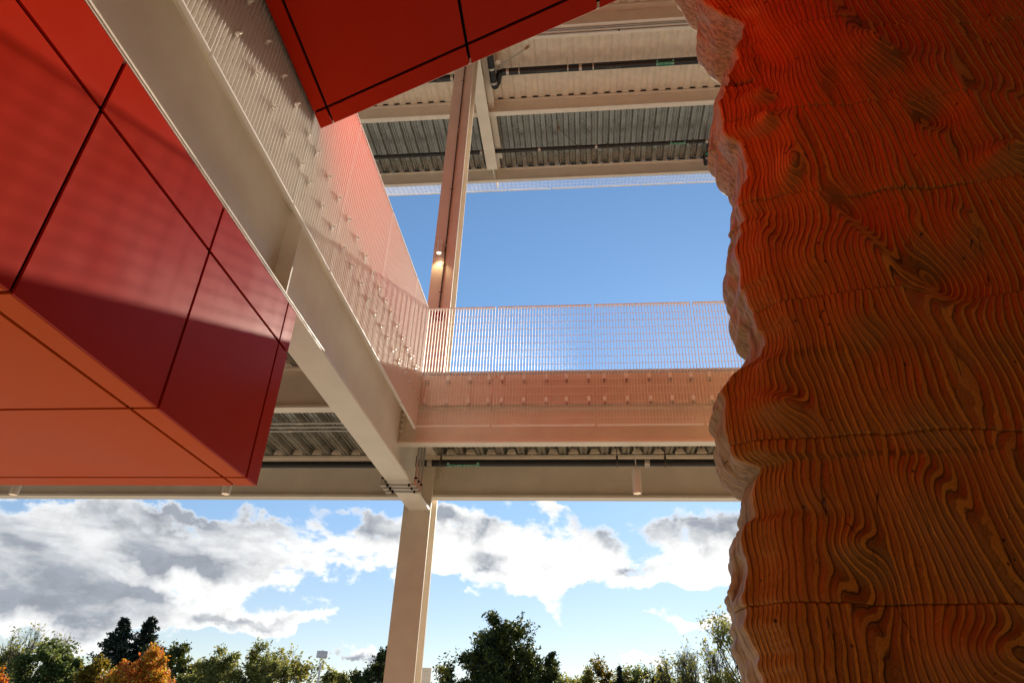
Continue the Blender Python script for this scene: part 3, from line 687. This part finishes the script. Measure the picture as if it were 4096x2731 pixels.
def timber_block(k):
    z0, z1 = JZ[k]+.0008, JZ[k+1]-.0008
    vis = .05 < z1 and z0 < 4.2
    dz = .0055 if vis else .03; dx = .0042 if vis else .02
    nz = max(4, int((z1-z0)/dz)); z = np.linspace(z0, z1, nz+1)
    end = np.minimum(z-z0, z1-z)
    z = np.concatenate([[z0], [z0+.002], z[1:-1], [z1-.002], [z1]]); end = np.minimum(z-z0, z1-z)
    xf = smooth_prof(pF, z, .010); xs = smooth_prof(pS, z, .010)
    jag = .004*np.sin(z*97)+.003*vnoise(z*0, z, 1, .03, 4)
    xs = xs+jag*.5+.015*vnoise(z*0+3, z, 1, .05, 41)+.006*vnoise(z*0+3, z, 1, .018, 44); xf = xf+.012*vnoise(z*0+5, z, 1, .045, 43)
    lo = lambda a, b, n: np.linspace(a, b, n)
    XMAX = 2.95
    # columns of the section, right to left round the back, then the flank, then the front
    cols = []
    bx_ = [(XMAX, 3.30), (2.2, 3.32), (1.5, 3.32), (1.15, 3.30)]
    for (bx, by) in bx_: cols.append((np.full_like(z, bx), np.full_like(z, by), np.zeros_like(z), np.ones_like(z)))
    for t in lo(0, 1, 8): # rounded back corner
        a = t*math.pi/2; cx = xs+.10; cols.append((cx-.10*np.sin(a), 3.06+.20*np.cos(a)*np.ones_like(z), np.zeros_like(z), np.ones_like(z)))
    nF = 44
    for i in range(1, nF+1):     # flank from silhouette to front edge
        t = i/nF; y = 3.05+(YF+.016-3.05)*t
        e = t*t*(3-2*t)
        x = xs+(xf-xs)*e+.026*vnoise(np.full_like(z, y), z, .09, .12, 31)*math.sin(t*math.pi)+.006*vnoise(np.full_like(z, y), z, .03, .3, 33)*math.sin(t*math.pi)
        cols.append((x, np.full_like(z, y), np.zeros_like(z), np.full_like(z, 1.0 if t < .93 else max(0., (1-t)/.07))))
    smax = XMAX-.55; ss = np.concatenate([lo(.0015, .045, 14), np.arange(.045+dx, smax, dx)])
    for s in ss:
        x = np.minimum(xf+s, XMAX+.3*0+s*0+XMAX) if False else xf+s*(XMAX-xf)/smax
        rr = .014
        rnd = rr*(1-math.sqrt(max(0, 1-(1-min(s, rr)/rr)**2)))
        h = relief(np.full_like(z, s), x, z, k)*min(1, s/.10)**.8
        y = YF+rnd+h
        cols.append((x, y, np.full_like(z, s), np.zeros_like(z)))
    X = np.array([c[0] for c in cols]).T; Y = np.array([c[1] for c in cols]).T; FL = np.array([c[3] for c in cols]).T
    Z = np.repeat(z[:, None], X.shape[1], 1)
    front = np.array([i >= len(cols)-len(ss) for i in range(len(cols))])
    lay = (.40*X - .80*Y + .03*Z)/LAY + (k*5 % 3)*.33
    # tilt of the surface in x gives the direction in which each board ridge stands proud
    rid = -np.cos(2*np.pi*lay)*.0046 + .0018*np.sin(4*np.pi*lay+.5)
    Y = Y + np.where(front[None, :], rid*1.0, 0)
    ex = np.clip(1-end/.004, 0, 1)[:, None]
    Y = Y + np.where(front[None, :], ex*.006, 0); X = X + np.where(front[None, :], 0, ex*.006)
    # dark slot at the notch
    if k in (6,):
        sl = np.exp(-((Z-3.300-.02*(X-1.0))/.0105)**4)*(X < 1.02)*(1-np.clip((X-.98)/.04, 0, 1)); Y = Y+sl*np.where(front[None, :], .16, 0)
        X = X+sl*np.where(front[None, :], 0, .05)
    nv, nc = X.shape
    co_ = np.stack([X*S*WK, Y*S*WK, Z*S*WK+CZ], -1).reshape(-1, 3)-np.array(TR.location)
    a = (np.arange(nv-1)[:, None]*nc+np.arange(nc-1)[None, :])
    quads = np.stack([a, a+1, a+nc+1, a+nc], -1).reshape(-1, 4)
    r0 = np.arange(nv-1)*nc; quads = np.concatenate([quads, np.stack([r0+nc-1, r0, r0+nc, r0+nc+nc-1], -1)])
    # caps
    cap0 = np.arange(nc)[::-1]; cap1 = (nv-1)*nc+np.arange(nc)
    me = bpy.data.meshes.new('timber_block'); me.vertices.add(len(co_)); me.vertices.foreach_set('co', co_.ravel())
    loops = np.concatenate([quads.ravel(), cap0, cap1]); me.loops.add(len(loops)); me.loops.foreach_set('vertex_index', loops.astype(np.int32))
    starts = np.concatenate([np.arange(len(quads))*4, [len(quads)*4, len(quads)*4+nc]]).astype(np.int32)
    me.polygons.add(len(starts)); me.polygons.foreach_set('loop_start', starts)
    me.update(calc_edges=True); me.validate()
    for nm, d in (('layer', lay), ('flank', FL)):
        at = me.attributes.new(nm, 'FLOAT', 'POINT'); at.data.foreach_set('value', d.astype(np.float32).ravel())
    me.materials.append(TIM); me.shade_smooth()
    ob = bpy.data.objects.new('timber_block', me); col.objects.link(ob); ob.parent = TR
for k in range(len(JZ)-1): timber_block(k)

# ------------------------------------------------------------------ trees
def leaf_mat(name, c1, c2, c3, sc_=.8, trans=.45):
    m = bpy.data.materials.new(name); m.use_nodes = True; t = m.node_tree; q = G(t); t.nodes.clear()
    P = q.n('ShaderNodeTexCoord').outputs['Object']
    n1 = q.noise(P, sc_, 4, .6)
    rnd = q.n('ShaderNodeNewGeometry').outputs['Random Per Island']
    f = q.m('ADD', n1, q.m('MULTIPLY', q.m('SUBTRACT', rnd, .5), .35))
    c = q.mix(q.step(f, .36, .50), (*c1, 1), (*c2, 1)); c = q.mix(q.step(f, .52, .68), c, (*c3, 1))
    d = q.n('ShaderNodeBsdfPrincipled'); d.inputs['Roughness'].default_value = .55; t.links.new(c, d.inputs['Base Color']); d.inputs['Specular IOR Level'].default_value = .3
    tr_ = q.n('ShaderNodeBsdfTranslucent'); cc = q.mix(.4, c, (.30, .26, .03, 1), 'MIX'); t.links.new(c, tr_.inputs[0])
    mx = q.n('ShaderNodeMixShader'); mx.inputs[0].default_value = trans; t.links.new(d.outputs[0], mx.inputs[1]); t.links.new(tr_.outputs[0], mx.inputs[2])
    o = q.n('ShaderNodeOutputMaterial'); t.links.new(mx.outputs[0], o.inputs[0]); return m
LDARK = leaf_mat('dark_oak_leaves', (.022, .034, .009), (.055, .075, .014), (.16, .16, .022), .7, .35)
LGREEN = leaf_mat('green_leaves', (.07, .105, .028), (.14, .18, .05), (.25, .26, .06), .8, .55)
LYEL = leaf_mat('ochre_leaves', (.10, .085, .012), (.22, .15, .012), (.30, .20, .015), .9, .5)
LORG = leaf_mat('maple_leaves', (.55, .13, .03), (.62, .24, .025), (.50, .36, .03), .5, .5)
LCON = leaf_mat('conifer_needles', (.010, .020, .012), (.020, .034, .018), (.035, .05, .02), .8, .12)
LOLIVE = leaf_mat('olive_leaves', (.16, .18, .045), (.26, .26, .065), (.36, .32, .08), .9, .5)
LPALE = leaf_mat('yellow_green_leaves', (.14, .16, .03), (.26, .24, .04), (.32, .27, .04), .9, .55)
BARK = mat('bark', (.06, .048, .036), .9, bump=(9, .6, .03), var=(3, .25))
def leaves_obj(P, size, m_, parent, aspect=1.5):
    """one small bent leaf per point, random orientation"""
    n = len(P); a = rng.normal(size=(n, 3)); a /= np.linalg.norm(a, axis=1)[:, None]
    b = np.cross(a, rng.normal(size=(n, 3))); b /= np.linalg.norm(b, axis=1)[:, None]; c = np.cross(a, b)
    s_ = size*(.6+.8*rng.random(n))[:, None]
    V = np.stack([P-a*s_*.5*aspect, P+b*s_*.38+c*s_*.08, P+a*s_*.5*aspect, P-b*s_*.38+c*s_*.08], 1).reshape(-1, 3)
    V -= np.array(parent.location)
    me = bpy.data.meshes.new('crown'); me.vertices.add(len(V)); me.vertices.foreach_set('co', V.ravel())
    me.loops.add(4*n); me.loops.foreach_set('vertex_index', np.arange(4*n, dtype=np.int32)); me.polygons.add(n)
    me.polygons.foreach_set('loop_start', (np.arange(n)*4).astype(np.int32)); me.update(calc_edges=True); me.materials.append(m_)
    o = bpy.data.objects.new('crown', me); col.objects.link(o); o.parent = parent; return o
def raw_build(mb, name, m_, parent):      # mesh given straight in metres
    me = bpy.data.meshes.new(name); o = np.array(mb.v)-np.array(parent.location); me.from_pydata([tuple(q) for q in o], [], mb.f)
    me.materials.append(m_); me.shade_smooth(); ob = bpy.data.objects.new(name, me); col.objects.link(ob); ob.parent = parent; return ob
def branch(mb, p, d, ln, r, lvl, tips, spread=.55, up=.25, kids=3):
    q = p+d*ln; mb.tube(p, q, r, r*.68, n=6 if r > .03 else 4, cap=False)
    tips.append((q, lvl))
    if lvl == 0: return
    for i in range(kids if lvl > 1 else kids+1):
        nd = (d+Vector((random.gauss(0, spread), random.gauss(0, spread), random.gauss(up, spread*.6)))).normalized()
        branch(mb, p+d*ln*random.uniform(.55, 1), nd, ln*random.uniform(.62, .85), r*.60, lvl-1, tips, spread, up, kids)
def tree(x, y, h, rw, m_, label, nleaf=7000, size=.2, crown_lo=.25, density=1., lumps=26, kind='round', group=None, twigs=True):
    root = bpy.data.objects.new('tree', None); col.objects.link(root); root.location = (x, y, 0); tag(root, label, 'tree', group)
    root.name = {'conifer': 'conifer_tree', 'bare': 'bare_tree'}.get(kind, 'broadleaf_tree')
    tr_ = MB(); tips = []
    base = Vector((x, y, 0))
    if kind == 'conifer':
        tr_.tube(base, base+Vector((0, 0, h*.98)), .28, .03, n=8)
        P = []
        n_wh = 46
        for i in range(n_wh):
            f = .08+.90*i/n_wh; zz = h*f; R_ = rw*(1-f)**.80*random.uniform(.70, 1.12)+.10
            for k in range(7):
                a = random.uniform(0, 6.283); L_ = R_*random.uniform(.6, 1.1); dirv = Vector((math.cos(a), math.sin(a), random.uniform(-.05, .30)))
                s0 = base+Vector((0, 0, zz)); e0 = s0+dirv*L_; tr_.tube(s0, e0, .035, .01, n=4, cap=False)
                m__ = int(nleaf/(n_wh*7)*max(.35, R_/rw*1.9))
                t = rng.random(m__)**.6; q = np.array(s0)[None]+np.array(dirv*L_)[None]*t[:, None]
                q += rng.normal(size=(m__, 3))*np.array([.15, .15, .16])*(.4+R_*.34); P.append(q)
        raw_build(tr_, 'trunk', BARK, root); leaves_obj(np.concatenate(P), size, m_, root, 2.2); return root
    top = h*.55
    lean = Vector((random.uniform(-.05, .05), random.uniform(-.05, .05), 1)).normalized()
    tr_.tube(base, base+lean*top*.6, .045*h*.55, .035*h*.5, n=8, cap=False)
    start = base+lean*top*.6
    nb = 6
    for i in range(nb):
        a = 6.283*i/nb+random.uniform(-.4, .4); d = Vector((math.cos(a)*.55, math.sin(a)*.55, random.uniform(.6, 1.3))).normalized()
        if kind == 'bare': branch(tr_, start, d, h*.235, .008*h, 4, tips, .34, .42, 3)
        else: branch(tr_, start, d, h*.17, .013*h, 3, tips, .45, .22, 3)
    raw_build(tr_, 'trunk', BARK, root)
    if kind == 'bare':
        if nleaf:
            T = np.array([t[0][:] for t in tips if t[1] <= 1]); idx = rng.integers(0, len(T), nleaf)
            leaves_obj(T[idx]+rng.normal(size=(nleaf, 3))*.22, size, m_, root)
        return root
    # crown of uneven lumps spread through an ellipsoid
    c0 = np.array([x, y, h*(crown_lo+1)/2]); R_ = np.array([rw, rw, h*(1-crown_lo)/2])
    C_ = []; lumps = int(lumps*1.5)
    while len(C_) < lumps:
        q = rng.normal(size=3); q /= np.linalg.norm(q); rr = rng.random()**.42*.95
        q = q*rr; q[:2] *= (1-.30*max(0, q[2])-.18*max(0, -q[2]))*random.uniform(.8, 1.08)
        C_.append(c0+q*R_)
    C_ = np.array(C_); w = (.10+.17*rng.random(lumps)**1.5)*min(rw, R_[2]+.3)*1.35
    # every lump is a bunch of leafy sprigs that fan outwards and up
    ns = lumps*26; li = rng.integers(0, lumps, ns)
    d = rng.normal(size=(ns, 3)); out = (C_[li]-c0)/R_; d = d/np.linalg.norm(d, axis=1)[:, None]+out*.55+np.array([0, 0, .35])
    d /= np.linalg.norm(d, axis=1)[:, None]; ln = (w[li]*(.6+.9*rng.random(ns)))[:, None]
    nl = max(4, nleaf//ns*2); tt = rng.random((ns, nl, 1))**.7
    P = (C_[li][:, None]+d[:, None]*ln[:, None]*tt).reshape(-1, 3)+rng.normal(size=(ns*nl, 3))*size*.55
    size = size*.80
    if twigs:
        tw = MB()
        for i in range(lumps):
            tw.tube(start, Vector(C_[i]), .05, .015, n=4, cap=False)
            for k in range(6):
                e = Vector(C_[i])+Vector(np.clip(rng.normal(size=3), -1, 1))*w[i]*.7; tw.tube(Vector(C_[i]), e, .018, .006, n=3, cap=False)
        raw_build(tw, 'limbs', BARK, root)
    leaves_obj(P, size, m_, root); return root
K = 1.6
def T_(x, Y, top, rw, *a, **k): return tree(x*K, Y*K, (top-1.6)*K+1.6, rw*K*1.22, *a, **k)
T_(-34.9, 42, 5.7, 1.3, LOLIVE, 'brownish olive tree head filling the far left edge', nleaf=5000, size=.2, lumps=40)
T_(-33.4, 42, 7.0, 1.35, LOLIVE, 'thin half-bare olive tree at the far left edge of the tree line', kind='bare', nleaf=500, size=.2)
T_(-28.9, 38, 5.45, 1.7, LGREEN, 'mid green bushy tree left of the twin conifers', nleaf=11000, size=.26)
T_(-26.2, 38.5, 4.6, 1.0, LGREEN, 'lower light green bushy tree just left of the ochre one', nleaf=6000, size=.24)
T_(-22.1, 26, 3.25, .85, LORG, 'orange red maple top in the bottom left corner', nleaf=7000, size=.17)
T_(-46.8, 70, 11.6, 3.9, LCON, 'dark conifer with a single point, left one of the twin conifers', kind='conifer', nleaf=26000, size=.24)
T_(-45.2, 72, 12.0, 3.6, LCON, 'dark conifer, right and slightly taller one of the twin conifers', kind='conifer', nleaf=26000, size=.24)
T_(-24.4, 36, 4.55, 1.5, LYEL, 'ochre yellow tree between the green tree and the orange maple', nleaf=8000, size=.22)
T_(-18.6, 30, 4.45, 1.35, LORG, 'large orange maple under the twin conifers', nleaf=14000, size=.18, lumps=34)
T_(-28.0, 48, 6.7, 1.8, LDARK, 'dark loose tree right behind the orange maple', nleaf=8000, size=.28)
T_(-23.9, 45, 5.1, 1.6, LOLIVE, 'low olive tree between the dark loose tree and the wide loose one', nleaf=6000, size=.26)
T_(-20.3, 40, 5.65, 1.35, LOLIVE, 'wide loose olive green tree, its left rounded head', nleaf=9000, size=.20, lumps=40)
T_(-18.1, 40, 5.75, 1.5, LOLIVE, 'wide loose olive green tree left of the lamp post with thin top twigs', nleaf=9000, size=.20, lumps=40)
T_(-17.6, 43, 6.2, 1.2, LPALE, 'sparse twiggy tree directly behind the lamp post', kind='bare', nleaf=1800, size=.22)
T_(-18.4, 55, 6.1, 1.5, LOLIVE, 'low tree between the lamp post and the dark tree by the column', nleaf=5000, size=.3)
T_(-14.0, 50, 7.1, 1.7, LDARK, 'very dark tree partly hidden by the left side of the steel column', nleaf=14000, size=.25, lumps=36)
T_(-8.0, 41, 5.6, .8, LPALE, 'small sparse yellow green tree just right of the steel column', nleaf=1900, size=.20, lumps=20)
T_(-7.2, 44, 4.8, 1.0, LYEL, 'low yellow green shrub top between the column and the big oak', nleaf=4000, size=.22)
T_(-5.1, 45, 8.5, 2.75, LDARK, 'big dark round oak in the centre right of the steel column', nleaf=30000, size=.25, lumps=60, crown_lo=.12)
T_(-2.6, 45, 6.6, 1.1, LDARK, 'smaller dark tree leaning out at the right of the big oak', nleaf=5000, size=.22, lumps=20)
for x, Y, t_p, rw, m_, lb in [(-2.2, 62, 7.1, 1.9, LOLIVE, 'low olive tree top tucked against the right side of the big oak'), (-.6, 60, 7.2, 2.0, LPALE, 'low yellow green tree top first to the right of the big oak'),
        (1.0, 60, 7.3, 2.0, LYEL, 'low ochre tree top second to the right of the big oak'), (2.9, 61, 7.3, 2.1, LOLIVE, 'low olive tree top under the small white cloud'),
        (4.4, 60, 7.3, 1.9, LGREEN, 'low green tree top between the two tiny pointed conifers'), (6.0, 60, 7.4, 1.9, LDARK, 'low dark tree top left of the bare trees'), (7.8, 58, 7.4, 1.9, LOLIVE, 'low olive tree top behind the bare trees')]:
    T_(x, Y, t_p, rw, m_, lb, nleaf=9000, size=.26, crown_lo=.1, lumps=34)
T_(2.4, 59, 7.3, .6, LCON, 'tiny pointed conifer on the low tree line, left of two', kind='conifer', nleaf=2500, size=.25)
T_(5.3, 57, 7.3, .6, LCON, 'tiny pointed conifer on the low tree line, right of two', kind='conifer', nleaf=2500, size=.25)
T_(4.7, 41, 6.6, 1.0, LPALE, 'bare twiggy shrub with a few yellow leaves left of the leaning tree', kind='bare', nleaf=700, size=.16)
T_(6.1, 41, 7.1, .8, LOLIVE, 'tall bare-branched tree near the foot of the carved wood', kind='bare', nleaf=500, size=.16)
T_(7.0, 40, 5.2, 1.5, LPALE, 'yellow green bush right beside the foot of the carved wood', nleaf=5000, size=.18, lumps=34)
T_(7.3, 34, 7.3, .9, LOLIVE, 'leafy tree half hidden by the left edge of the carved wood', kind='bare', nleaf=2600, size=.18)
# ------------------------------------------------------------------ lamp post
k_ = 39/30
lp = bpy.data.objects.new('lamp_post', None); col.objects.link(lp); lp.location = (-10.95*k_, 39, 0); tag(lp, 'white lamp post with a drum shaped head in front of the trees', 'street lamp')
X0, Y0 = -10.95*k_, 39; hz = lambda z: (z-1.6)*k_+1.6
def rb(mb, name, m_, parent, sm=True):
    o = raw_build(mb, name, m_, parent)
    if not sm: o.data.shade_flat()
    else:
        try: o.data.set_sharp_from_angle(angle=math.radians(40))
        except Exception: pass
    return o
rb(MB().tube((X0, Y0, hz(4.42)), (X0, Y0, hz(4.66)), .30, n=28), 'lamp_head', POSTW, lp)
rb(MB().tube((X0, Y0, hz(4.66)), (X0, Y0, hz(4.70)), .05, n=10), 'photocell', POSTW, lp)
for sx in (-1, 1):
    rb(MB().tube((X0+sx*.09, Y0, hz(4.42)), (X0+sx*.08, Y0, hz(4.28)), .014, n=6).tube((X0+sx*.08, Y0, hz(4.28)), (X0+sx*.02, Y0, hz(4.20)), .014, n=6), 'fork_arm', POSTW, lp)
rb(MB().tube((X0, Y0, 0), (X0, Y0, hz(4.22)), .085, .055, n=14), 'pole', POSTW, lp)
# white framed board beside the column
sg = bpy.data.objects.new('framed_board', None); col.objects.link(sg); f_ = 14/12
sg.location = (-2.63*f_, 14, 0); tag(sg, 'white framed board with a diagonal brace beside the foot of the column', 'sign')
def bb(x0, x1, y0, y1, z0, z1): return MB().box(x0*f_, x1*f_, y0, y1, (z0-1.6)*f_+1.6, (z1-1.6)*f_+1.6)
rb(bb(-3.10, -2.575, 14, 14.06, 2.575, 2.625), 'frame_rail', POSTW, sg, False)
rb(bb(-2.575, -2.525, 14, 14.06, 1.2, 2.625), 'frame_post', POSTW, sg, False)
rb(bb(-3.10, -3.05, 14, 14.06, 1.2, 2.574), 'frame_post', POSTW, sg, False)
rb(bb(-3.049, -2.576, 14.02, 14.04, 1.3, 2.574), 'board', POSTW, sg, False)
rb(MB().tube((-2.80*f_, 14.0, (2.50-1.6)*f_+1.6), (-2.58*f_, 14.0, (2.2-1.6)*f_+1.6), .02, n=6), 'brace', POSTW, sg)
rb(bb(-2.575, -2.525, 14, 14.06, 1.6-1.6/f_+.006, 1.199), 'leg', POSTW, sg, False)
rb(bb(-3.10, -3.05, 14, 14.06, 1.6-1.6/f_+.006, 1.199), 'leg', POSTW, sg, False)
